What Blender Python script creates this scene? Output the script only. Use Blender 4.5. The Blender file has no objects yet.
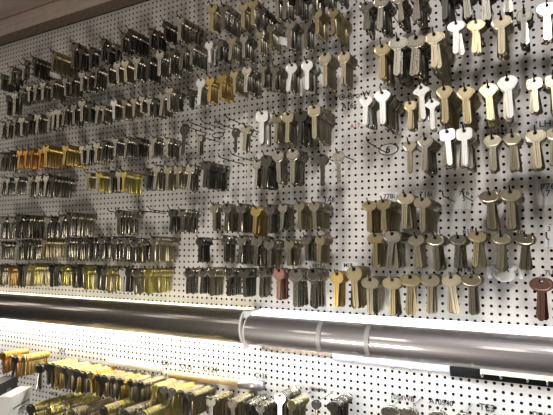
import bpy, bmesh, math, random
import numpy as np
from mathutils import Vector, Matrix
random.seed(7); rng = np.random.default_rng(7)
U = 0.0127                      # one pegboard pitch (half an inch) in metres
CZ = 1.5                        # camera height above the floor, metres
C = bpy.context.scene.collection
scn = bpy.context.scene
PI = math.pi

# ------------------------------------------------------------------ camera
FPX, YAW, PITCH, ROLL, DIST = 519.467, 0.507761, 0.091809, 0.00650725, 71.5226
def cam_axes():
    cy, sy = math.cos(YAW), math.sin(YAW)
    f = Vector((-sy*math.cos(PITCH), cy*math.cos(PITCH), math.sin(PITCH)))
    r = Vector((cy, sy, 0)); u = r.cross(f)
    c, s = math.cos(ROLL), math.sin(ROLL)
    return c*r+s*u, -s*r+c*u, f
CR, CU, CF = cam_axes()
cd = bpy.data.cameras.new('camera'); cam = bpy.data.objects.new('camera', cd); C.objects.link(cam)
cd.sensor_width = 36; cd.lens = FPX/553*36; cd.clip_start = 0.02
M = Matrix((CR, CU, -CF)).transposed().to_4x4(); M.translation = (0, -DIST*U, CZ); cam.matrix_world = M
scn.camera = cam
def un(x, y, P=0.0):
    """where the sight line through a photo point meets the plane P pitches in front of the board (pitches)"""
    d = (x-276.5)*CR + (207.5-y)*CU + FPX*CF
    t = (DIST-P)/d.y
    return d.x*t, d.z*t
def W(X, Y, Z): return Vector((X*U, Y*U, Z*U+CZ))     # pitches -> metres, Y negative = out of the board

# ------------------------------------------------------------------ materials
def mat(name, col, metal=0.0, rough=0.5, spec=0.5, noise=0.0, nscale=300.0, bump=0.0, emit=None, alpha=None, trans=0.0):
    m = bpy.data.materials.new(name); m.use_nodes = True
    nt = m.node_tree; b = nt.nodes['Principled BSDF']
    b.inputs['Base Color'].default_value = (*col, 1); b.inputs['Metallic'].default_value = metal
    b.inputs['Roughness'].default_value = rough; b.inputs['Specular IOR Level'].default_value = spec
    if trans: b.inputs['Transmission Weight'].default_value = trans
    if noise or bump:
        tc = nt.nodes.new('ShaderNodeTexCoord'); n = nt.nodes.new('ShaderNodeTexNoise')
        n.inputs['Scale'].default_value = nscale; n.inputs['Detail'].default_value = 3
        nt.links.new(tc.outputs['Object'], n.inputs['Vector'])
        if noise:
            mr = nt.nodes.new('ShaderNodeMapRange'); mr.inputs['From Min'].default_value = .3; mr.inputs['From Max'].default_value = .7
            mr.inputs['To Min'].default_value = 1-noise; mr.inputs['To Max'].default_value = 1+noise*.4
            mx = nt.nodes.new('ShaderNodeVectorMath'); mx.operation = 'SCALE'; mx.inputs[0].default_value = col
            nt.links.new(n.outputs['Fac'], mr.inputs['Value']); nt.links.new(mr.outputs['Result'], mx.inputs['Scale'])
            nt.links.new(mx.outputs['Vector'], b.inputs['Base Color'])
            r2 = nt.nodes.new('ShaderNodeMapRange'); r2.inputs['To Min'].default_value = min(1, rough+.04); r2.inputs['To Max'].default_value = max(.02, rough-.03)
            nt.links.new(n.outputs['Fac'], r2.inputs['Value']); nt.links.new(r2.outputs['Result'], b.inputs['Roughness'])
        if bump:
            bp = nt.nodes.new('ShaderNodeBump'); bp.inputs['Strength'].default_value = bump; bp.inputs['Distance'].default_value = .001
            nt.links.new(n.outputs['Fac'], bp.inputs['Height']); nt.links.new(bp.outputs['Normal'], b.inputs['Normal'])
    if emit:
        b.inputs['Emission Color'].default_value = (*emit[:3], 1); b.inputs['Emission Strength'].default_value = emit[3]
    return m

def pegboard(name, col, offx, offz, r):
    """white hardboard with a grid of open holes, one per pitch"""
    m = mat(name, col, rough=.55, spec=.3); nt = m.node_tree; N = nt.nodes; L = nt.links
    b = N['Principled BSDF']; out = N['Material Output']
    tc = N.new('ShaderNodeTexCoord'); sp = N.new('ShaderNodeSeparateXYZ'); L.new(tc.outputs['Object'], sp.inputs[0])
    def mth(op, a, bb=None):
        n = N.new('ShaderNodeMath'); n.operation = op
        for i, v in enumerate((a, bb)):
            if v is None: continue
            if isinstance(v, (int, float)): n.inputs[i].default_value = v
            else: L.new(v, n.inputs[i])
        return n.outputs[0]
    def cell(o, off):
        v = mth('DIVIDE', o, U); v = mth('SUBTRACT', v, off-.5); v = mth('FRACT', v); return mth('SUBTRACT', v, .5)
    u = cell(sp.outputs['X'], offx); v = cell(sp.outputs['Z'], offz)
    d = mth('SQRT', mth('ADD', mth('MULTIPLY', u, u), mth('MULTIPLY', v, v)))
    hole = mth('LESS_THAN', d, r)
    n = N.new('ShaderNodeTexNoise'); n.inputs['Scale'].default_value = 9; n.inputs['Detail'].default_value = 5
    L.new(tc.outputs['Object'], n.inputs['Vector'])
    mr = N.new('ShaderNodeMapRange'); mr.inputs['From Min'].default_value = .35; mr.inputs['From Max'].default_value = .7
    mr.inputs['To Min'].default_value = .86; mr.inputs['To Max'].default_value = 1.03
    L.new(n.outputs['Fac'], mr.inputs['Value'])
    vm = N.new('ShaderNodeVectorMath'); vm.operation = 'SCALE'; vm.inputs[0].default_value = col
    L.new(mr.outputs['Result'], vm.inputs['Scale']); L.new(vm.outputs['Vector'], b.inputs['Base Color'])
    tr = N.new('ShaderNodeBsdfTransparent'); mix = N.new('ShaderNodeMixShader')
    L.new(hole, mix.inputs[0]); L.new(b.outputs[0], mix.inputs[1]); L.new(tr.outputs[0], mix.inputs[2])
    L.new(mix.outputs[0], out.inputs['Surface'])
    return m

MT = {
 'n': mat('nickel_silver', (.36,.335,.285), 1, .26, noise=.06, nscale=60),
 'w': mat('plated_and_highlit_nickel', (.90,.89,.86), .55, .38),  # near-white also paints in the highlights on key faces
 'b': mat('aged_brass', (.46,.385,.235), 1, .34, noise=.2, nscale=260),
 'g': mat('gold_brass', (.58,.42,.16), 1, .32, noise=.12),
 'y': mat('yellow_brass', (.64,.55,.17), 1, .33, noise=.12),
 'o': mat('copper_orange', (.72,.38,.12), 1, .35, noise=.2),
 'l': mat('pale_brass', (.46,.41,.30), 1, .29, noise=.18, nscale=260),
 'd': mat('tarnished_and_backlit_nickel', (.12,.113,.095), 1, .40, noise=.25),  # also the painted backlit shade of front keys under the lamp
 'c': mat('red_copper', (.34,.19,.15), 1, .42, noise=.2),
 'p': mat('black_plastic', (.012,.012,.013), 0, .45),
}
WIRE = mat('black_wire', (.035,.032,.03), .8, .42)
WIREB = mat('zinc_wire', (.45,.44,.42), 1, .35)
CHROME = mat('polished_aluminium', (.55,.52,.54), .9, .47, noise=.05, nscale=500)
CHROMEF = mat('dull_aluminium', (.34,.32,.29), 1, .42, noise=.12, nscale=120)
WHITE = mat('white_enamel', (.86,.86,.84), 0, .4)
DIFF = mat('lamp_diffuser', (.9,.95,1), 0, .5, emit=(.90,.96,1,1.6))
DIFFY = mat('old_lamp_diffuser', (.95,.93,.75), 0, .5, emit=(1,.96,.72,1.7))
TUBE = mat('fluorescent_tube', (1,1,1), 0, .5, emit=(1,.98,.88,48))
TUBEN = mat('near_fluorescent_tube', (1,1,1), 0, .5, emit=(.95,.99,1,34))
PAPER = mat('white_paper', (.82,.81,.80), 0, .7)
INK = mat('black_marker_ink', (.01,.01,.012), 0, .6)
REDINK = mat('red_marker_ink', (.45,.06,.08), 0, .6)
BLACK = mat('black_paint', (.006,.006,.006), 0, .6, spec=.1)
def two_lobe(m, col, r1, r2, f):
    nt = m.node_tree; a = nt.nodes['Principled BSDF']
    g = nt.nodes.new('ShaderNodeBsdfGlossy'); g.inputs['Color'].default_value = (*col, 1); g.inputs['Roughness'].default_value = r2
    mx = nt.nodes.new('ShaderNodeMixShader'); mx.inputs[0].default_value = f
    nt.links.new(a.outputs[0], mx.inputs[1]); nt.links.new(g.outputs[0], mx.inputs[2]); nt.links.new(mx.outputs[0], nt.nodes['Material Output'].inputs['Surface'])
two_lobe(CHROME, (.60,.58,.58), 0, .08, .4); two_lobe(CHROMEF, (.55,.52,.49), 0, .1, .35)
STRAP = mat('grey_strap', (.50,.49,.49), .3, .5)
CARD = mat('white_carton', (.80,.79,.77), 0, .6)
BCARD = mat('black_carton', (.02,.02,.022), 0, .5)
BLUE = mat('blue_laminate', (.03,.06,.30), 0, .4)
BEIGE = mat('beige_wood_strip', (.42,.36,.27), 0, .6, noise=.2, nscale=60)
WOOD = mat('brown_rough_board', (.22,.165,.12), 0, .75, noise=.55, nscale=160, bump=.6)
PAINT = mat('tan_paint', (.64,.53,.45), 0, .7, noise=.08, nscale=30)
BACK = mat('dark_hardboard', (.012,.01,.009), 0, .9, spec=.1)
CREAM = mat('cream_plastic', (.80,.74,.62), 0, .4)
TANROD = mat('tan_wood_rod', (.58,.40,.22), 0, .45, noise=.2, nscale=80)
PLASTIC = mat('lavender_white_plastic', (.27,.29,.37), 0, .4)
FLOORM = mat('grey_vinyl_floor', (.20,.19,.18), 0, .5, noise=.15, nscale=20)

# ------------------------------------------------------------------ mesh helpers
def mk(name, verts, faces, m, parent=None, smooth=False):
    me = bpy.data.meshes.new(name); me.from_pydata([tuple(v) for v in verts], [], faces); me.update()
    ms = m if isinstance(m, (list, tuple)) else [m]
    for x in ms: me.materials.append(x)
    if smooth: me.polygons.foreach_set('use_smooth', [True]*len(me.polygons))
    o = bpy.data.objects.new(name, me); C.objects.link(o)
    if parent: o.parent = parent
    return o
def tag(o, label=None, cat=None, group=None, kind=None):
    if label: o['label'] = label
    if cat: o['category'] = cat
    if group: o['group'] = group
    if kind: o['kind'] = kind
    return o
def empty(name, loc):
    o = bpy.data.objects.new(name, None); o.empty_display_size = .01; o.location = loc; C.objects.link(o); return o
def boxgeo(x0, x1, y0, y1, z0, z1, bev=0.0):
    bm = bmesh.new(); bmesh.ops.create_cube(bm, size=1)
    for v in bm.verts: v.co = Vector(((x0+x1)/2+v.co.x*(x1-x0), (y0+y1)/2+v.co.y*(y1-y0), (z0+z1)/2+v.co.z*(z1-z0)))
    if bev: bmesh.ops.bevel(bm, geom=bm.edges[:], offset=bev, segments=2, affect='EDGES', profile=.6)
    bm.verts.index_update()
    g = ([v.co.copy() for v in bm.verts], [[v.index for v in f.verts] for f in bm.faces]); bm.free(); return g
def box(name, x0, x1, y0, y1, z0, z1, m, parent=None, bev=0.0, pitch=True):
    if pitch: x0, x1, y0, y1, z0, z1 = x0*U, x1*U, y0*U, y1*U, z0*U+CZ, z1*U+CZ
    v, f = boxgeo(x0, x1, y0, y1, z0, z1, bev*U)
    return mk(name, v, f, m, parent)
def tubegeo(pts, r, n=6, cap=True):
    pts = [Vector(p) for p in pts]; V = []; F = []
    up = Vector((1, 0, 0))
    for i, p in enumerate(pts):
        t = (pts[min(i+1, len(pts)-1)]-pts[max(i-1, 0)]).normalized()
        a = up - t*up.dot(t)
        if a.length < 1e-4: a = Vector((0, 0, 1))-t*t.z
        a.normalize(); b = t.cross(a); rr = r[i] if isinstance(r, (list, tuple)) else r
        for k in range(n): V.append(p+a*math.cos(2*PI*k/n)*rr+b*math.sin(2*PI*k/n)*rr)
    for i in range(len(pts)-1):
        for k in range(n): F.append((i*n+k, i*n+(k+1) % n, (i+1)*n+(k+1) % n, (i+1)*n+k))
    if cap: F.append(tuple(range(n))[::-1]); F.append(tuple((len(pts)-1)*n+k for k in range(n)))
    return V, F
def prism_x(name, prof, x0, x1, m, parent=None, smooth=False, closed=True, xs=None):
    """extrude a (y,z) profile in pitches along x"""
    xs = xs or [x0, x1]; n = len(prof); V = []; F = []
    for x in xs: V += [W(x, p[0], p[1]) for p in prof]
    for i in range(len(xs)-1):
        for k in range(n if closed else n-1): F.append((i*n+k, i*n+(k+1) % n, (i+1)*n+(k+1) % n, (i+1)*n+k))
    if closed: F.append(tuple(range(n))); F.append(tuple((len(xs)-1)*n+k for k in range(n))[::-1])
    return mk(name, V, F, m, parent, smooth)

def to_mesh(t):
    me = bpy.data.meshes.new_from_object(t.evaluated_get(bpy.context.evaluated_depsgraph_get()))
    o = bpy.data.objects.new(t.name, me); C.objects.link(o)
    o.parent = t.parent; o.location = t.location; o.rotation_euler = t.rotation_euler
    c = t.data; bpy.data.objects.remove(t); bpy.data.curves.remove(c); return o
# ------------------------------------------------------------------ the room
XL, XR = -190, 60
def wall_panel(name, x0, x1, z0, z1, m):
    o = mk(name, [(x0*U, 0, z0*U), (x1*U, 0, z0*U), (x1*U, 0, z1*U), (x0*U, 0, z1*U)], [(0, 1, 2, 3)], m)
    o.location.z = CZ; return tag(o, kind='structure')
PB = (.74, .705, .675)
wall_panel('wall_back', -45.6, XR, -11, 48.5, pegboard('pegboard_near', PB, .44, .79, .19))
wall_panel('wall_back_far', XL, -45.6, -11, 48.5, pegboard('pegboard_far', PB, .92, .79, .19))
wall_panel('wall_back_low', XL, XR, -60, -11, pegboard('pegboard_low', (.76,.75,.73), .52, .27, .2))
tag(box('wall_backing', XL, XR, 1.2, 2.0, -118, 56, BACK), kind='structure')
# soffit: brown rough board under a tan painted face
SD = 3.2
z2 = un(0, 45.5, 0)[1]
tag(box('trim_1', XL, XR, -SD, 0, z2, z2+1.2, WOOD), kind='structure')
zc = un(0, 28, SD)[1]
tag(box('trim_2', XL, XR, -SD-1.2, -SD, zc-.5, zc+.9, PAINT, bev=.15), kind='structure')
tag(box('ceiling', XL, XR, -26, -SD-.2, zc+3.0, zc+4.0, PAINT), kind='structure')
tag(box('ceiling_main', XL, XR, -260, -26, zc+90, zc+91, PAINT), kind='structure')
tag(box('trim_4', XL, XR, -27, -26, zc+3.0, zc+91, PAINT), kind='structure')
tag(box('trim_3', XL, XR, -SD-.4, -SD, z2, zc+3.2, PAINT), kind='structure')
tag(box('floor', XL, XR, -260, 2, -119.5, -118.1, FLOORM), kind='structure')

# ------------------------------------------------------------------ keys
def outline(shape):
    """bow outline around the origin = key hole; key length is 1, blade hangs to -z"""
    pts = []
    n = 40
    for i in range(n):
        a = 2*PI*i/n; c, s = math.cos(a), math.sin(a)
        if shape == 'r':   x, z = .205*c, .185*s-.105
        elif shape == 'v': x, z = .255*math.copysign(abs(c)**.85, c), .16*math.copysign(abs(s)**.9, s)-.085
        elif shape == 's': x, z = .205*math.copysign(abs(c)**.45, c), .165*math.copysign(abs(s)**.5, s)-.085
        elif shape == 't':
            z = .17*math.copysign(abs(s)**.7, s)-.085; w = .175+.07*max(0, 1-abs(z+.06)/.14); x = w*math.copysign(abs(c)**.6, c)
        elif shape == 'q':
            rr = .175*(1-.11*math.cos(4*a)); x, z = rr*1.3*c, rr*s-.085
        else:
            rr = .17*(1+.17*math.cos(4*a)); x, z = rr*1.25*c, rr*1.02*s-.09
        pts.append((x, z))
    return pts
def ray(poly, a):
    dx, dz = math.cos(a), math.sin(a); best = .05
    for i in range(len(poly)):
        (x1, z1), (x2, z2_) = poly[i], poly[(i+1) % len(poly)]
        ex, ez = x2-x1, z2_-z1; den = dx*ez-dz*ex
        if abs(den) < 1e-9: continue
        t = (x1*ez-z1*ex)/den; s = (x1*dz-z1*dx)/den
        if t > 0 and -1e-6 <= s <= 1+1e-6: best = max(best, t)
    return best
TH = .0165         # half thickness, key length 1
def bow_geo(shape, n, fancy):
    poly = outline(shape); V = []; F = []
    hr = .050
    rings = [(lambda R: hr, .75), (lambda R: R*.80, .75), (lambda R: R*.86, 1.0), (lambda R: R*.97, 1.0), (lambda R: R, .72)] if fancy else [(lambda R: hr, 1.0), (lambda R: R, 1.0)]
    ang = [2*PI*(i+.5)/n for i in range(n)]; R = [ray(poly, a) for a in ang]
    for side in (-1, 1):
        for fr, ty in rings:
            for a, r in zip(ang, R):
                q = max(fr(r), hr); V.append((q*math.cos(a), side*TH*ty, q*math.sin(a)))
    nr = len(rings); h = nr*n
    for i in range(n):
        j = (i+1) % n
        for k in range(nr-1):
            F.append((k*n+i, (k+1)*n+i, (k+1)*n+j, k*n+j)); F.append((h+k*n+i, h+k*n+j, h+(k+1)*n+j, h+(k+1)*n+i))
        F.append((i, j, h+j, h+i)); F.append(((nr-1)*n+i, h+(nr-1)*n+i, h+(nr-1)*n+j, (nr-1)*n+j))
    return V, F
ZB = {'r': -.27, 'v': -.225, 's': -.235, 't': -.235, 'k': -.235, 'q': -.225}
ZT = {'r': .08, 'v': .075, 's': .08, 't': .085, 'k': .08, 'q': .075}
def blade_geo(shape, fancy):
    w = .076 if shape in 'vt' else .068; t = TH*.8
    prof = [(-w, -t), (-w*.3, -t), (-w*.15, -t*.2), (w*.3, -t*.2), (w*.45, -t), (w, -t), (w, t), (w*.2, t), (w*.05, t*.2), (-w*.4, t*.2), (-w*.55, t), (-w, t)] if fancy else [(-w, -t), (w, -t), (w, t), (-w, t)]
    zb = ZB[shape]; end = -(1-ZT[shape])
    st = [(zb+.05, 1.25), (zb-.03, 1.25), (zb-.035, 1.0), (end+.06, 1.0), (end, .42)] if fancy else [(zb+.05, 1.2), (zb-.035, 1.0), (end+.05, 1.0), (end, .45)]
    V = []; F = []; n = len(prof)
    for z, s in st: V += [(x*s, y, z) for x, y in prof]
    for i in range(len(st)-1):
        for k in range(n): F.append((i*n+k, (i+1)*n+k, (i+1)*n+(k+1) % n, i*n+(k+1) % n))
    F.append(tuple(range(n))); F.append(tuple((len(st)-1)*n+k for k in range(n))[::-1])
    return V, F
KM = {}
def key_meshes(shape, col):
    if (shape, col) not in KM:
        r = []
        for nm, g, c in (('bow', bow_geo(shape, 28, True), col), ('blade', blade_geo(shape, True), 'n' if col == 'p' else col)):
            me = bpy.data.meshes.new(nm); me.from_pydata(g[0], [], g[1]); me.update(); me.materials.append(MT[c])
            r.append(me)
        KM[(shape, col)] = r
    return KM[(shape, col)]
LOW = {}
def low_key(shape):
    if shape not in LOW:
        v1, f1 = bow_geo(shape, 14, False); v2, f2 = blade_geo(shape, False)
        fs = [tuple(i for i in f) for f in f1]+[tuple(i+len(v1) for i in f) for f in f2]
        LOW[shape] = (np.array(list(v1)+list(v2)), [f for f in fs if len(f) == 4])
    return LOW[shape]
SV, SF, SM, SN = [], [], [], [0]          # the keys behind, gathered
COLS = list('nwbgyoldcp')
def stack_key(shape, col, x, y, z, L, rx, ry, rz):
    v, f = low_key(shape)
    cx, sx, cy, sy, cz, sz = math.cos(rx), math.sin(rx), math.cos(ry), math.sin(ry), math.cos(rz), math.sin(rz)
    Rm = np.array([[cz, -sz, 0], [sz, cz, 0], [0, 0, 1]])@np.array([[cy, 0, sy], [0, 1, 0], [-sy, 0, cy]])@np.array([[1, 0, 0], [0, cx, -sx], [0, sx, cx]])
    SV.append((v*L)@Rm.T+np.array([x, y, z])); SF.append(np.array(f)+SN[0]); SM.append(np.full(len(f), COLS.index(col))); SN[0] += len(v)

SHAPE = {'r': 'round', 'v': 'oval', 's': 'square', 't': 'shouldered', 'k': 'clover', 'q': 'lobed'}
COLOR = {'n': 'nickel', 'w': 'shiny white', 'b': 'brass', 'g': 'gold', 'y': 'yellow brass', 'o': 'copper', 'l': 'pale brass', 'd': 'dark grey', 'c': 'red copper', 'p': 'black-headed'}
ORD = 'first second third fourth fifth sixth seventh eighth ninth tenth eleventh twelfth thirteenth fourteenth fifteenth sixteenth seventeenth eighteenth nineteenth'.split()
TENS = {2: ('twentieth', 'twenty'), 3: ('thirtieth', 'thirty'), 4: ('fortieth', 'forty'), 5: ('fiftieth', 'fifty')}
def ordn(n):
    if n < 20: return ORD[n-1]
    t, u = divmod(n, 10)
    return TENS[t][0] if u == 0 else TENS[t][1]+'-'+ORD[u-1]

def hook_mesh(P):
    R = .085
    pts = [(0, 1.0*U, -.5*U), (0, .9*U, -.1*U), (0, .6*U, 0), (0, 0, 0), (0, -P*.5*U, -.05*U), (0, -(P+.25)*U, 0), (0, -(P+.5)*U, .08*U), (0, -(P+.75)*U, .26*U), (0, -(P+.95)*U, .55*U)]
    V, F = tubegeo(pts, R*U, 6)
    me = bpy.data.meshes.new('peg_hook'); me.from_pydata([tuple(v) for v in V], [], F); me.update()
    me.polygons.foreach_set('use_smooth', [True]*len(me.polygons)); return me
HOOKS = {}
def hook(P, m, X, Z):
    k = (P, m.name)
    if k not in HOOKS: HOOKS[k] = hook_mesh(P); HOOKS[k].materials.append(m)
    o = bpy.data.objects.new('peg_hook', HOOKS[k]); o.location = W(X, 0, Z); C.objects.link(o); return o

def key(shape, col, loc, L, rx, ry, rz):
    e = empty(SHAPE[shape]+'_key_blank', loc); e.rotation_euler = (rx, ry, rz); e.scale = (L, L, L)
    for me, nm in zip(key_meshes(shape, col), ('bow', 'blade')):
        o = bpy.data.objects.new(nm, me); o.parent = e; C.objects.link(o)
    return e

# every row: x, y of the key's top, y of its tip, look, how far the stack reaches back (pitches); e = bare hook
ROWS = [
('eighth row above lamp', 'far block', 6, 0, """3 74 90 rd 4;11 66 84 rn 1;19 69 85 rd 1;23.5 64 80 rn 1;26.5 60 78 rn .5;34.5 57 76 rd 5;54 51 72 rb 5.5;74 42 68 rn 2;82 47 69 rd 1.5;92 47 68 rd 1.5;
103 38 60 rn 1.5;109 46 64 rd 2;117 44 60 rd 1;123 32 52 rn 2;130 29 50 rd 5;151 28 48 rn 2;158 31 48 rd 2;165 21 40 rd 3;180 16 40 rn 5.5;212 4 31 tb 2;224 4 30 rn 5.5;243 2 28 rb 2;253 -1 25 rb 2;262 7 28 rd 4;
277 -9 18 rn 2;286 -9 19 rn 2;298 -13 15 rd 3;315 -11 16 rn 3;328 -14 7 rd 3;342 -18 4 rd 2"""),
('seventh row above lamp', 'far block', 6, 0, """8 95 115 rn 1;15 91 113 rn 1.5;22 88 104 rn 2;29 85 102 rn 2;36 83 101 rn 1.5;43 81 100 rn 2;53 78 99 rn 3;65 77 96 rn 2;72 75 95 rn 2;82 71 91 rn 2;89 70 91 rn 2;97 65 88 rn 2;108 63 83 rn 2;117 61 83 rn 2;125 59 82 rl 2;137 56 80 rn 2;
148 55 80 rd 3;160 50 76 rn 2.5;172 48 74 rn 2.5;183 45 70 rn 2;192 42 65 rn 4;209 41 63 rw 2.5;220 39 60 rn 3;232 36 60 rl 3;244 34 58 rn 3;260 30 53 sl 2;271 24 48 rl 3;290 20 48 kn 3;306 20 48 tn 2;317 9 35 rb 3;333 8 34 rb 5.5"""),
('sixth row above lamp', 'far block', 6, 0, """3 121 139 rn 1;9 119 138 rn 1;15 116 136 rn 1.5;22 116 136 rn 1.5;30 114 134 rd 1.5;38 113 133 rn 2;50 110 131 rn 1;54 108 129 rn 1;58.5 108 128 rn 1.5;65 104 126 rn 2;74 103 125 rn 2;82 99 122 rn 2;90 102 122 rd 1.5;98 104 124 rn 2;104 104 122 rn 2;114 99 119 rw 2;125 98 119 rl 2;
134 97 117 rl 2;142 95 113 rn 2;149 97 116 rn 2;156 98 116 rd 2;163 92 116 rn 2;169 86 111 rn 2;178 92 110 rd 1;190 89 108 rd 1;201 78 105 rw 1.5;210 76 102 rg 2;222 73 99 rg 3;234 70 92 rb 4;247 66 92 rn 4;263 64 86 rn 4;275 65 90 rn 3;292 63 92 rw 2.5;307 60 90 rw 3;325 52 86 rl 3;344 51 84 rl 3"""),
('fifth row above lamp', 'far block', 6, 0, """2 152 171 rn 1;6.5 152 171 rn 1;11.5 150 171 rn 2;20 149 168 ro 1.5;26 149 168 ro 2;32 148 169 ro 2;41 147 167 ro 1.5;46 144 167 rg 4.5;66 144 165 rg 5;82 144 164 rn 1.5;89 143 164 rn 1.5;97 141 163 rl 2;104 140 160 rn 2;116 137 157 rn 2.5;127 136 157 rn 2.5;138 137 157 rd 2.5;154 136 157 rn 2;
167 137 157 rn 3;185 124 155 rd .2;199 134 155 rn 1;188 116 0 e;200 115 0 e;215 116 0 e;225 111 0 e;236 128 153 rd .2;246 125 151 tl 1;262 111 144 sw 2;277 114 143 sl 2;288 112 143 sl 2;301 111 143 sd 3;314 105 139 sl 5.5"""),
('fourth row above lamp', 'far block', 6, 0, """3 176 195 rn 1;8 177 195 rn 1.5;17 176 194 rn 2;31 175 197 rn 1.5;39 174 196 rn 1.5;46.5 174 197 rn 1.5;53 175 196 rd 4.5;88 172 190 rb 1.5;99 171 192 ry 2.5;112 170 192 rd 1.5;119 170 192 rl 1;124 170 192 ry 4;148 168 190 rd 1.5;157 164 190 rn 2;168 165 190 rl 2;178 165 188 rl 2;
191 164 191 rn 1.5;206 161 188 sd 5.5;218 151 0 e;230 148 0 e;257 159 188 rn 2;266 155 188 rd 3;278 150 183 rn 2;293 148 184 rn 3;322 154 185 rd .6;338 151 183 rn .2"""),
('third row above lamp', 'far block', 6, 0, """3 216 239 sn 2;12 216 238 sn 1.5;19 214 238 sd 5.8;48 216 238 rn 1.5;55 216 238 rd 1;62 214 238 rn 1.5;69.5 212 236 sn 5.8;107 206 0 e;117 205 0 e;126 204 0 e;138 205 0 e;148 204 0 e;119 210 234 sn 4.5;172 209 232 rd 2;182 209 232 sn 4;
214 203 231 rl 1.5;227 203 231 rn 3.5;241 203 232 rn 3.5;256 206 235 rg 3;270 204 233 rn 3;283 203 230 rn 3;299 201 229 rl 4;314 201 229 rl 5"""),
('second row above lamp', 'far block', 6, 0, """3 241 259 rn 2.5;20 240 260 rn 1.5;27 239 260 rd 1;34 241 260 rn 2;45 238 258 rb 4.5;68 237 258 rn 2;80 237 260 rn 3;91 237 259 rd 1.5;102 236 259 rn 3;115 236 260 rn 3;127 236 261 rn 1.5;134 239 263 rn 2.5;145 238 260 rn 2;154 236 262 rl 5;200 237 262 rd 2;225 235 262 rn 2.5;
242 235 264 rn 3.5;257 235 266 rn 3.5;269 239 268 rn 3.5;289 239 266 rl 3.5;306 235 261 rn 3;320 235 263 rb 3"""),
('row atop lamp', 'far block', 6, 0, """2 264 286 rl 1.5;11 265 286 ro 2.5;21 264 287 rd 1;26 264 286 rb 1.5;33 263 286 ry 4;52 265 287 rd 1.5;58 264 286 rn 1;64 264 286 ry 2.5;74 266 288 rn 1.5;80 264 288 rd 1;86 266 290 ry 2.5;100 266 290 rd 1;105 267 291 rl 1;110 266 292 ry 2.5;123 268 292 rw 1;129 268 292 rd 1;136 268 294 rl 2;148 268 294 ry 5.8;
188 268 294 rn 2.5;203 268 294 rn 2;212 267 296 rl 3;229 268 296 rn 3;244 268 297 rd 3;262 267 297 rn 2.5;279 268 300 rc 2;296 268 307 rn 2.5;313 268 308 rn 3;337 271 307 rg 2;354 266 308 rb 3.5"""),
('top row', 'near block', 8, 0, """366 2 30 vn 2.5;381 -3 29 vn 2.5;399 -5 21 vn 3;416 -8 20 vn 3.5;445 -14 20 vd 3;464 -16 18 vd 2.5;485 -15 20 vd 2;506 -18 12 vd 2"""),
('second row', 'near block', 8, 0, """382 44 78 vb 3;398 37 76 vn 4;416 35 75 vn 3.5;434 32 68 vl 5;456 21 54 vw 1;476 20 53 vb 1;501 16 54 vl 2;524 10 44 sd 2;547 3 40 vl 1"""),
('third row', 'near block', 8, 0, """366 96 125 tw 2.5;382 90 124 tw 5;410 101 129 sb 1.5;421 85 120 kw 1;432 99 130 kw 1;444 86 122 tb 5;465 87 124 tb 4;488 84 121 tb 3;507 76 118 tw 3;534 78 113 sl 1;553 75 112 sl 2"""),
('fourth row', 'near block', 8, 0, """366 134 0 e;409 141 172 tl .6;425 136 171 tn 3;447 129 166 qw 2;464 128 166 qw 4;492 135 171 tl 1.5;512 133 170 tl 1.5;535 130 169 vl 1.5;554 128 165 tl 1"""),
('fifth row', 'near block', 7, 0, """369 201 232 vb 3.5;383 199 232 vb 5.5;405 193 229 vl 3.5;422 197 232 vl 5.5;442 188 0 e;462 187 0 e;489 191 229 vl 3;510 189 229 vl 4.5;541 181 0 e"""),
('sixth row', 'near block', 7, 0, """375 233 267 vb 3.5;392 231 268 vn 4;416 235 268 vl 3;435 235 270 vl 3;458 235 268 vn 2.5;477 231 267 vb 2.5;501 233 270 vl 1.5;525 234 270 vl 1.5;546 229 0 e"""),
('row atop lamp', 'near block', 6, 1, """370 277 314 vl 5;392 277 316 vb 1.5;410 274 315 vb 1.5;430 274 314 vl 2;451 274 314 vl 2;471 274 315 vl 2;541 278 321 vc 2"""),
('row under lamp', 'far block', 6, 1, """3 352 374 ro 5;16 356 378 ro 4.5;24 355 376 rg 5;40 364 390 rp .3;47 363 385 rg 5;53 363 388 rg 5;59 365 390 rg 4;65 366 389 rb 5;71 367 391 rb 4;77 369 393 rg 5;84 371 394 rb 5;91 371 394 rg 5;98 374 396 rg 5;105 375 398 rb 5;113 376 398 rb 5;121 378 400 rg 5;131 379 402 rb 5;141 381 404 rb 5;
155 384 408 ry 5;164 386 410 rb 5;173 388 412 ry 5;182 390 414 rb 5;191 392 418 rb 5;211 397 424 rb 5;232 399 426 rb 5;247 402 428 rn 5;260 404 430 rn 5;280 393 424 rn 5;292 400 430 rb 4"""),
('row under lamp', 'near block', 6, 1, """316 400 426 rp .4;333 402 432 td 5;389 407 440 vn 1;408 409 443 vn 1;437 412 446 vn 1;463 415 448 vn 1"""),
('hook row just under lamp', 'near block', 1.2, 1, """301 357 0 e;313 359 0 e;349 359 0 e;391 366 0 e;409 368 0 e;428 371 0 e;481 374 0 e;500 376 0 e;527 379 0 e;547 382 0 e"""),
('bottom row', 'far block', 11, 1, """31 404 432 ry 10.5;50 406 434 ry 10.5;72 409 437 rb 10.5;104 406 434 ry 10.5;124 409 437 rl 10.5;142 411 439 ry 10.5"""),
]
GRPN = {}
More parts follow.
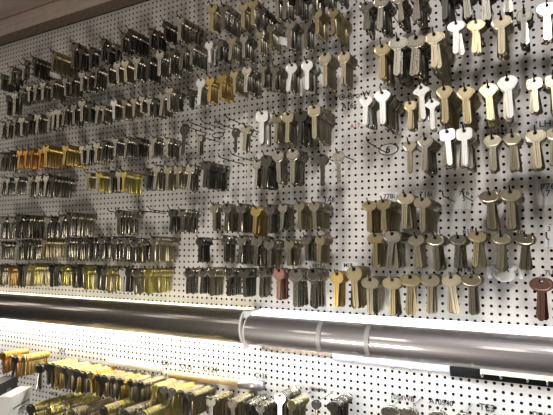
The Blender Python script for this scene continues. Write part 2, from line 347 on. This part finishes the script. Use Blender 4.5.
for row, block, P, zinc, txt in ROWS:
    items = []
    for it in txt.replace('\n', '').split(';'):
        p = it.split(); items.append((float(p[0]), float(p[1]), float(p[2]), p[3], float(p[4]) if len(p) > 4 else 0))
    items.sort()
    for i, (px, yt, yb, st, S) in enumerate(items):
        where = '%s hook from far end, %s, %s' % (ordn(i+1), row, block)
        if st == 'e':
            X, Z = un(px, yt, P+1.0)
            h = hook(P, WIREB if zinc else WIRE, X, Z-(.5 if zinc else .9))
            tag(h, 'bare %s wire hook, %s, %s, %s' % ('zinc' if zinc else 'black', ordn(i+1)+' from far end', row, block), 'hook', 'wire hooks in the %s of the %s' % (row, block)); continue
        sh, co = st
        X, Zt = un(px, yt, P); Zb = un(px, yb, P)[1]
        L = Zt-Zb; Zh = Zt-ZT[sh]*L
        h = hook(P, WIREB if zinc else WIRE, X, Zh+.04*L-.085)
        tag(h, '%s hook with %s keys, %s' % ('zinc' if zinc else 'black', COLOR[co], where.replace(' hook from', ' from')), 'hook', 'wire hooks in the %s of the %s' % (row, block))
        Lm = L*U
        near = block == 'near block'
        rx, ry, rz = random.uniform(-.07, .03), random.gauss(0, .05), random.gauss(0, .085)
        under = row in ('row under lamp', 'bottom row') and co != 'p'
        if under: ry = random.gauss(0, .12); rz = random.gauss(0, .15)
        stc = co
        if under and random.random() < .65: co = 'd'  # backlit shade of these front keys put into their colour
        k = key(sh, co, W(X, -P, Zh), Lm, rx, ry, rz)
        kn = '%s %s key' % (COLOR[co], SHAPE[sh])
        tag(k, 'front %s, %s' % (kn, where), 'key', 'key blanks in the %s of the %s' % (row, block))
        if P in (7, 8): S *= 1.4 if P == 8 else 1.2
        if px == 524:
            c = bpy.data.curves.new('stamp', 'FONT'); c.body = 'IR'; c.size = .13; c.align_x = 'CENTER'; c.align_y = 'CENTER'; c.extrude = .003; c.materials.append(INK)
            t = bpy.data.objects.new('stamp', c); C.objects.link(t); t.parent = k; t.location = (0, -TH-.004, -.115); t.rotation_euler = (PI/2, 0, 0); to_mesh(t)
        n = int(S/.24); y = -P
        for q in range(n):
            g = random.uniform(.225, .275) if S > 2.2 else random.uniform(.2, .34)
            y += g
            if y > -.35: break
            sc2 = random.gauss(0, .03); jx = random.gauss(0, .05)
            co = stc; cc = co if co not in 'pw' else ('n' if co == 'p' else random.choice('wnl'))
            if cc == 'n': cc = random.choice('nnnndl')
            elif cc == 'd': cc = random.choice('ddn')
            elif cc == 'o': cc = random.choice('ooog')
            elif cc in 'by': cc = random.choice([cc, cc, 'l'])
            rx2, ry2, rz2 = random.gauss(-.01, .015), random.gauss(0, .05 if near else .035), random.gauss(0, .03)
            if near and q < 2 and px > 360:
                k2 = key(sh, cc, W(X+jx, y, Zh), Lm*(1+sc2*.5), rx2, ry2, rz2)
                tag(k2, '%s %s key, %s' % (('second', 'third')[q]+' '+COLOR[cc], SHAPE[sh], where.replace(' from far end', ' from far end')), 'key', 'key blanks in the %s of the %s' % (row, block))
            else:
                w = W(X+jx, y, Zh); stack_key(sh, cc, w.x, w.y, w.z, Lm*(1+sc2*.5), rx2, ry2, rz2)
vv = np.concatenate(SV); ff = np.concatenate(SF); mm = np.concatenate(SM)
me = bpy.data.meshes.new('stacked_keys'); me.vertices.add(len(vv)); me.vertices.foreach_set('co', vv.ravel().astype(np.float32))
me.loops.add(ff.size); me.loops.foreach_set('vertex_index', ff.ravel().astype(np.int32))
me.polygons.add(len(ff)); me.polygons.foreach_set('loop_start', np.arange(0, ff.size, 4, dtype=np.int32)); me.polygons.foreach_set('loop_total', np.full(len(ff), 4, np.int32))
me.polygons.foreach_set('material_index', mm.astype(np.int32))
for c in COLS: me.materials.append(MT[c])
me.update(calc_edges=True); me.validate()
so = bpy.data.objects.new('stacked_keys', me); C.objects.link(so)
tag(so, 'thousands of key blanks stacked deep on the hooks behind the front keys', 'keys', kind='stuff')

# ------------------------------------------------------------------ chrome lamp under the upper board
def lamp(name, x0, x1, label, depth, slope, low, DIFF, TUBE):
    e = empty(name, W((x0+x1)/2, 0, -10))
    inv = Matrix.Translation(-e.location)
    def put(o): o.matrix_parent_inverse = inv; return o
    xs = [x0+(x1-x0)*i/24 for i in range(25)]
    zt = -8.35
    # frosted strip along the top, over the tube
    put(prism_x('diffuser', [(-.02, zt), (-depth, zt-slope), (-depth, zt-slope-.18), (-.02, zt-.2)], x0, x1, DIFF, e))
    # polished reflector: a shell curving out and back under
    n = 22; outp = []; inn = []
    zc2 = (zt-slope+low)/2; hh = (zt-slope-low)/2
    for i in range(n+1):
        a = PI/2-PI*i/n*.93
        outp.append((-depth-1.9*math.cos(a)*1.05-.0, zc2+hh*math.sin(a)))
        inn.append((-depth+.12-1.9*math.cos(a)*.98, zc2+(hh-.14)*math.sin(a)))
    put(prism_x('reflector', outp+inn[::-1], x0, x1, CHROME if DIFF is not DIFFY else CHROMEF, e, smooth=False, xs=xs))
    put(prism_x('back_plate', [(-.02, zt-.25), (-.35, zt-.25), (-.35, low+2.6), (-.02, low+2.6)], x0, x1, WHITE, e))
    V, F = tubegeo([W(x0+1.5, -1.5, -11.6), W(x1-1.5, -1.5, -11.6)], .6*U, 12)
    put(mk('tube', V, F, TUBE, e, True))
    for xx in (x0+.9, x1-.9):
        V, F = tubegeo([W(xx-.6, -1.5, -11.6), W(xx+.6, -1.5, -11.6)], .7*U, 12)
        put(mk('socket', V, F, WHITE, e, True))
    tag(e, label, 'lamp', 'chrome strip lamps on the pegboard')
    return e, put, outp
xj = un(243, 325, 4)[0]
e1, put1, o1 = lamp('strip_lamp', -150, xj-.5, 'polished metal strip lamp across the board, far of two, with thin white top edge', 2.6, .05, -13.6, DIFFY, TUBE)
e2, put2, o2 = lamp('strip_lamp', xj+.9, 40, 'polished metal strip lamp with wide white top and two straps, near of two', 3.2, .75, -13.5, DIFF, TUBEN)
# end caps of the joint
for e, put, oo, xx in ((e1, put1, o1, xj-.5), (e2, put2, o2, xj+.6)):
    put(prism_x('end_cap', [(-.3, -8.5)]+[(y*.97, z) for y, z in oo]+[(-.3, -12)], xx, xx+.3, WHITE, e))
# joint bracket with its dark slot
jb = box('joint_bracket', xj-.45, xj+.85, -3.4, -.02, -14.1, -8.5, WHITE, bev=.1)
tag(jb, 'white metal joining bracket between the two polished strip lamps', 'bracket')
V, F = boxgeo((xj-.15)*U, (xj+.6)*U, -3.8*U, -3.35*U, CZ-10.9*U, CZ-9.6*U, .1*U)
s = mk('slot', V, F, BLACK, jb)
# straps over the near reflector
for px in (320, 368):
    X0 = un(px, 345, 4.5)[0]
    V = []; F = []
    for x in (X0-.32, X0+.32): V += [W(x, y-.06 if y < -3.3 else y, z) for y, z in o2]+[W(x, y-.16, z) for y, z in o2]
    n = len(o2)
    for i in range(n-1):
        F += [(n+i, n+i+1, 3*n+i+1, 3*n+i), (i, 2*n+i, 2*n+i+1, i+1), (i, i+1, n+i+1, n+i), (2*n+i, 3*n+i, 3*n+i+1, 2*n+i+1)]
    st = mk('strap', V, F, STRAP, e2); put2(st)
# what shows below the near lamp
xa, xb = un(328, 362, 2)[0], un(447, 372, 2)[0]
o = prism_x('lower_shield', [(-.05, -13.0), (-.5, -13.0), (-.3, -15.0), (-.05, -15.0)], xa, xb, PLASTIC, e2); put2(o); o['label'] = 'frosted white lower shield'
o = prism_x('dark_channel', [(-.05, -13.0), (-.5, -13.0), (-.3, -15.4), (-.05, -15.4)], xb+.05, 40, BLACK, e2); put2(o); o['label'] = 'black lower channel'
o = prism_x('brown_lip', [(-.05, -13.0), (-.45, -13.0), (-.3, -14.6), (-.05, -14.6)], xj+1.2, xa-.05, WOOD, e2); put2(o); o['label'] = 'rough brown lip under the reflector'
xc = un(478, 372, 2.6)[0]
o = prism_x('beige_strip', [(-.49, -13.2), (-.8, -13.2), (-.75, -14.6), (-.35, -14.6)], xc, 40, BEIGE, e2); put2(o); o['label'] = 'beige wooden strip'

# ------------------------------------------------------------------ rods and boxes on the lower board
def rod(name, p0, p1, P, r, m, label):
    X0, Z0 = un(*p0, P); X1, Z1 = un(*p1, P)
    V, F = tubegeo([W(X0, -P, Z0), W(X1, -P, Z1)], r*U, 14)
    return tag(mk(name, V, F, m, None, True), label, 'rod')
rod('cream_rod', (110, 362), (160, 369), 1.2, .62, CREAM, 'short cream plastic rod lying across the hooks under the far lamp')
r2 = rod('wooden_rod', (170, 374), (240, 383), .75, .62, TANROD, 'tan wooden rod behind the key stacks, with silver tip')
X0, Z0 = un(240, 383.5, .85); X1, Z1 = un(263, 386, .85)
V, F = tubegeo([W(X0, -.85, Z0), W(X1, -.85, Z1)], .8*U, 14); t_ = mk('silver_tip', V, F, CHROME, r2, True); t_['label'] = 'silver metal tip'

def carton(name, px, P, yaw, w, l, h, m, label, text, band):
    X, Z = un(*px, P)
    e = empty(name, W(X, -P, Z)); e.rotation_euler = (0, 0, yaw)
    v, f = boxgeo(-w/2*U, w/2*U, -l/2*U, l/2*U, 0, h*.66*U, .06*U); mk('tray', v, f, m, e)
    v, f = boxgeo(-(w/2+.06)*U, (w/2+.06)*U, -(l/2+.06)*U, (l/2+.06)*U, h*.6*U, h*U, .08*U); mk('lid', v, f, m, e)
    if band:
        v, f = boxgeo(-(w/2+.1)*U, -(w/2-.16)*U, -(l/2+.1)*U, (l/2+.1)*U, (h-.12)*U, (h+.06)*U); mk('edge_band', v, f, BLACK, e)
    for s_, sz, zz, ink in text:
        c = bpy.data.curves.new('print', 'FONT'); c.body = s_; c.size = sz*U; c.align_x = 'CENTER'; c.align_y = 'CENTER'; c.extrude = .01*U
        t = bpy.data.objects.new('print', c); C.objects.link(t); t.parent = e; c.materials.append(ink)
        t.location = ((w/2+.09)*U, 0, zz*U); t.rotation_euler = (PI/2, 0, PI/2); to_mesh(t)
    return tag(e, label, 'box')
tag(box('shelf', -118, -60, -13, -3, -38.6, -38.0, BLUE), 'blue laminate shelf edge under the small cartons', 'shelf')

# ------------------------------------------------------------------ handwritten tags
def writing(px, txt, hpx, label, sticker=None, ink=INK, P=.06, rot=0.0, oval=False):
    X, Z = un(px[0], px[1], P); dz = abs(un(px[0], px[1]-hpx/2, P)[1]-un(px[0], px[1]+hpx/2, P)[1])
    c = bpy.data.curves.new('lettering', 'FONT'); c.body = txt; c.size = dz*1.38*U; c.align_x = 'CENTER'; c.align_y = 'CENTER'; c.extrude = .012*U; c.offset = .012*U*dz; c.space_line = .8
    c.materials.append(ink)
    t = bpy.data.objects.new('lettering', c); C.objects.link(t)
    if sticker:
        x0, y0, x1, y1 = sticker
        a = un(x0, (y0+y1)/2, P); b = un(x1, (y0+y1)/2, P); zt_ = un((x0+x1)/2, y0, P)[1]; zb_ = un((x0+x1)/2, y1, P)[1]
        cx, cz = (a[0]+b[0])/2, (zt_+zb_)/2; hw, hh = (b[0]-a[0])/2, (zt_-zb_)/2
        e = empty('paper_tag', W(cx, -P, cz))
        if oval:
            n = 28; ro = [(hw*math.cos(2*PI*i/n), hh*math.sin(2*PI*i/n)) for i in range(n)]
            V = [(x*U, y, z*U) for y in (-.03*U, .03*U) for x, z in ro]
            F = [tuple(range(n))[::-1], tuple(range(n, 2*n))]+[(i, (i+1) % n, n+(i+1) % n, n+i) for i in range(n)]
            mk('paper', V, F, PAPER, e)
            V, F = tubegeo([(x*U, -.04*U, z*U) for x, z in ro+ro[:1]], .07*U, 6); mk('rim', V, F, INK, e)
        else:
            v, f = boxgeo(-hw*U, hw*U, -.03*U, .03*U, -hh*U, hh*U); mk('paper', v, f, PAPER, e)
        t.parent = e; t.location = ((X-cx)*U, -.05*U, (Z-cz)*U); t.rotation_euler = (PI/2, rot, 0); to_mesh(t)
        return tag(e, label, 'tag')
    t.name = 'marker_writing'
    t.location = W(X, -.03, Z); t.rotation_euler = (PI/2, rot, 0)
    return tag(to_mesh(t), label, 'writing')
writing((352, 96), 'VO-Bro W', 6, 'black marker words VO-Bro W on the bare board')
writing((349, 106), 'A16s', 5.5, 'black marker code A16s under the words VO-Bro W')
writing((355, 126), 'A17', 4.5, 'faded red marker scribble on the bare board', ink=REDINK)
writing((388, 150), '6', 7, 'oval paper tag marked 6 under the shiny white keys', (379, 144, 398, 155), oval=True)
writing((389, 196.5), '778i', 5, 'paper tag reading 778i above oval brass keys', (380, 192, 399, 203))
writing((426, 194.5), '716i', 5.5, 'paper tag reading 716i above pale oval keys', (415, 190, 437, 216))
writing((464, 196), '716\n5', 5, 'paper tag reading 716 over 5 on a bare hook', (452, 190, 471, 209), oval=False)
writing((497, 192), '376', 4.5, 'marker number 376 above two pale oval keys')
writing((548, 190), '776\n7', 6, 'large paper tag reading 776 over 7 in a wire frame', (536, 181, 560, 205))
writing((502, 131), 'LH', 5.5, 'marker letters LH between two shouldered keys')
writing((545, 124), 'LH', 6.5, 'larger marker letters LH on white sticker', (537, 118, 553, 130))
writing((438, 232), '91', 5, 'marker number 91 over the pale oval keys')
writing((468, 231.5), '61P', 5, 'marker code 61P over brass oval key')
writing((518, 233), '710', 5, 'marker number 710 behind a pale oval key')
writing((466, 270), 'MTR2', 5, 'marker code MTR2 just above the lowest oval keys')
writing((549, 273), '7U', 5, 'marker code 7U above the red copper key')
writing((549, 229), '3', 5, 'paper tag reading 3 low on the board edge', (545, 225, 560, 247))
writing((348, 265.5), 'MIP', 4.5, 'pink paper tag reading MIP above gold keys', (342, 262, 359, 276))
writing((319, 266), 'EXTRA', 3.5, 'paper tag reading EXTRA above nickel keys', (309, 262, 326, 275))
writing((329, 200), 'TA8', 5, 'marker code TA8 beside pale round keys')
writing((165, 363), '235', 5, 'marker number 235 on the bright lower board')
writing((186, 367), 'C125', 5, 'marker code C125 on the bright lower board')
writing((210, 369.5), 'C124', 6, 'marker code C124 on the bright lower board')
writing((261, 376), 'C135', 5, 'marker code C135 above the silver rod tip')
writing((402, 398), '1054WB', 5, 'marker code 1054WB on the bright lower board')
writing((441, 402.5), 'A10540', 5.5, 'marker code A10540 on the bright lower board')
writing((430, 408), 'P', 5, 'marker letter P below code A10540')
writing((487, 408), 'TE3', 7, 'large marker code TE3 on the bright lower board')
writing((537, 414.5), '1DW', 5, 'marker code 1DW at the board bottom edge')
writing((62, 351), 'B14', 4, 'small marker code B14 over the yellow stack')
writing((318, 389.5), '10544MM3', 3.2, 'small marker code 10544MM3 above black-headed key')
writing((54, 394), 'B105', 4, 'marker code B105 below hanging brass keys')

# white plastic tag on the near block
X, Z = un(505, 275, 1.2)
e = empty('plastic_clip', W(X, -1.2, Z))
V = []; F = []; n = 24
for y, s_ in ((-.25, .86), (-.18, 1), (.18, 1), (.25, .86)):
    for i in range(n):
        a = 2*PI*i/n; V.append((1.25*s_*math.cos(a)*U, y*U, .85*s_*math.sin(a)*U))
for k in range(3):
    for i in range(n): F.append((k*n+i, k*n+(i+1) % n, (k+1)*n+(i+1) % n, (k+1)*n+i))
F += [tuple(range(n))[::-1], tuple(range(3*n, 4*n))]
CLIPM = mat('white_clip_plastic', (.94,.95,.96), 0, .25)
mk('disc', V, F, CLIPM, e, True)
for sx in (-1, 1):
    V, F = tubegeo([(sx*.7*U, 0, .5*U), (sx*1.3*U, 0, 1.2*U), (sx*1.75*U, .1*U, 1.0*U), (sx*1.9*U, .2*U, .2*U), (sx*1.75*U, .3*U, -.4*U)], .3*U, 10); mk('ear', V, F, CLIPM, e, True)
c = bpy.data.curves.new('print', 'FONT'); c.body = 'IIA'; c.size = .9*U; c.align_x = 'CENTER'; c.extrude = .01*U; c.materials.append(INK)
t = bpy.data.objects.new('print', c); C.objects.link(t); t.parent = e; t.location = (0, -.27*U, .35*U); t.rotation_euler = (PI/2, 0, 0); to_mesh(t)
tag(e, 'white plastic clip with two ears printed IIA below pale oval keys', 'clip')
# small white stickers left among the keys
for (x, y), P, s_, lab in (((55.5, 75), 3, 1.5, 'torn white paper scrap among dark keys near the beam'), ((283, 41), 4, .8, 'small folded white paper scrap beside clover key')):
    X, Z = un(x, y, P); v, f = boxgeo(-s_*U, s_*U, -.05*U, .05*U, -.6*U, .6*U)
    o = mk('paper_scrap', v, f, PAPER); o.location = W(X, -P, Z); o.rotation_euler = (.1, .3, .2); tag(o, lab, 'paper')
# wire ring on the board
X, Z = un(218, 135, 1.5)
V, F = tubegeo([(1.15*math.cos(2*PI*i/20)*U, 0, .45*math.sin(2*PI*i/20)*U) for i in range(21)], .09*U, 6)
o = mk('wire_ring', V, F, WIRE, None, True); o.location = W(X, -1.5, Z); o.rotation_euler = (.3, 0, 0); tag(o, 'black wire ring below the four bare hooks', 'ring')

carton('carton', (14, 413), 10, .5, 2.4, 7.5, 3.8, CARD, 'small white carton with printed side on blue shelf', [('HARDWARE DECORATORS', .5, 1.6, INK), ('10 PIECES', .45, .9, INK)], True)
carton('carton', (1, 397), 8, .5, 2.6, 7, 3.2, BCARD, 'small black carton behind the white carton', [('X M', .7, 1.4, PAPER)], False)

# ------------------------------------------------------------------ light
w = bpy.data.worlds.new('room'); scn.world = w; w.use_nodes = True
bg = w.node_tree.nodes['Background']; bg.inputs[0].default_value = (1, .93, .86, 1); bg.inputs[1].default_value = .035
def area(name, loc, target, sx, sy, power, col):
    l = bpy.data.lights.new(name, 'AREA'); l.shape = 'RECTANGLE'; l.size = sx; l.size_y = sy; l.energy = power; l.color = col
    o = bpy.data.objects.new(name, l); C.objects.link(o); o.location = loc
    o.rotation_euler = (Vector(target)-Vector(loc)).to_track_quat('-Z', 'Y').to_euler(); return o
for wx, we in ((-7.2, 6), (-5.8, 5), (-4.2, 3), (-3.2, 3.5), (-2.3, 3.5), (-1.5, 6), (-.5, 4.5)):      # unseen tall area lights, added to put glints on the key fronts
    area('glint_fill_light', (wx, -3.8, 3.0), (-.6, 0, 1.65), .35, 1.5, we, (1, .90, .78))
area('low_fill_light', (-.6, -.95, 1.08), (-.5, 0, 1.3), .3, .25, 5, (1, .92, .82))  # unseen fill, added to lift the lower part of the board
l = bpy.data.lights.new('near_fill_spot', 'SPOT'); l.energy = 38; l.spot_size = 1.0; l.spot_blend = 1; l.shadow_soft_size = .12; l.color = (1, .97, .95)  # unseen spot, added to brighten the near block only
o = bpy.data.objects.new('near_fill_spot', l); C.objects.link(o); o.location = (.05, -1.15, 2.35)
o.rotation_euler = (Vector((-.16, 0, 1.55))-o.location).to_track_quat('-Z', 'Y').to_euler()

scn.view_settings.view_transform = 'Standard'; scn.view_settings.look = 'None'; scn.view_settings.gamma = 1
scn.view_settings.use_curve_mapping = False
scn.view_settings.exposure = 0.14
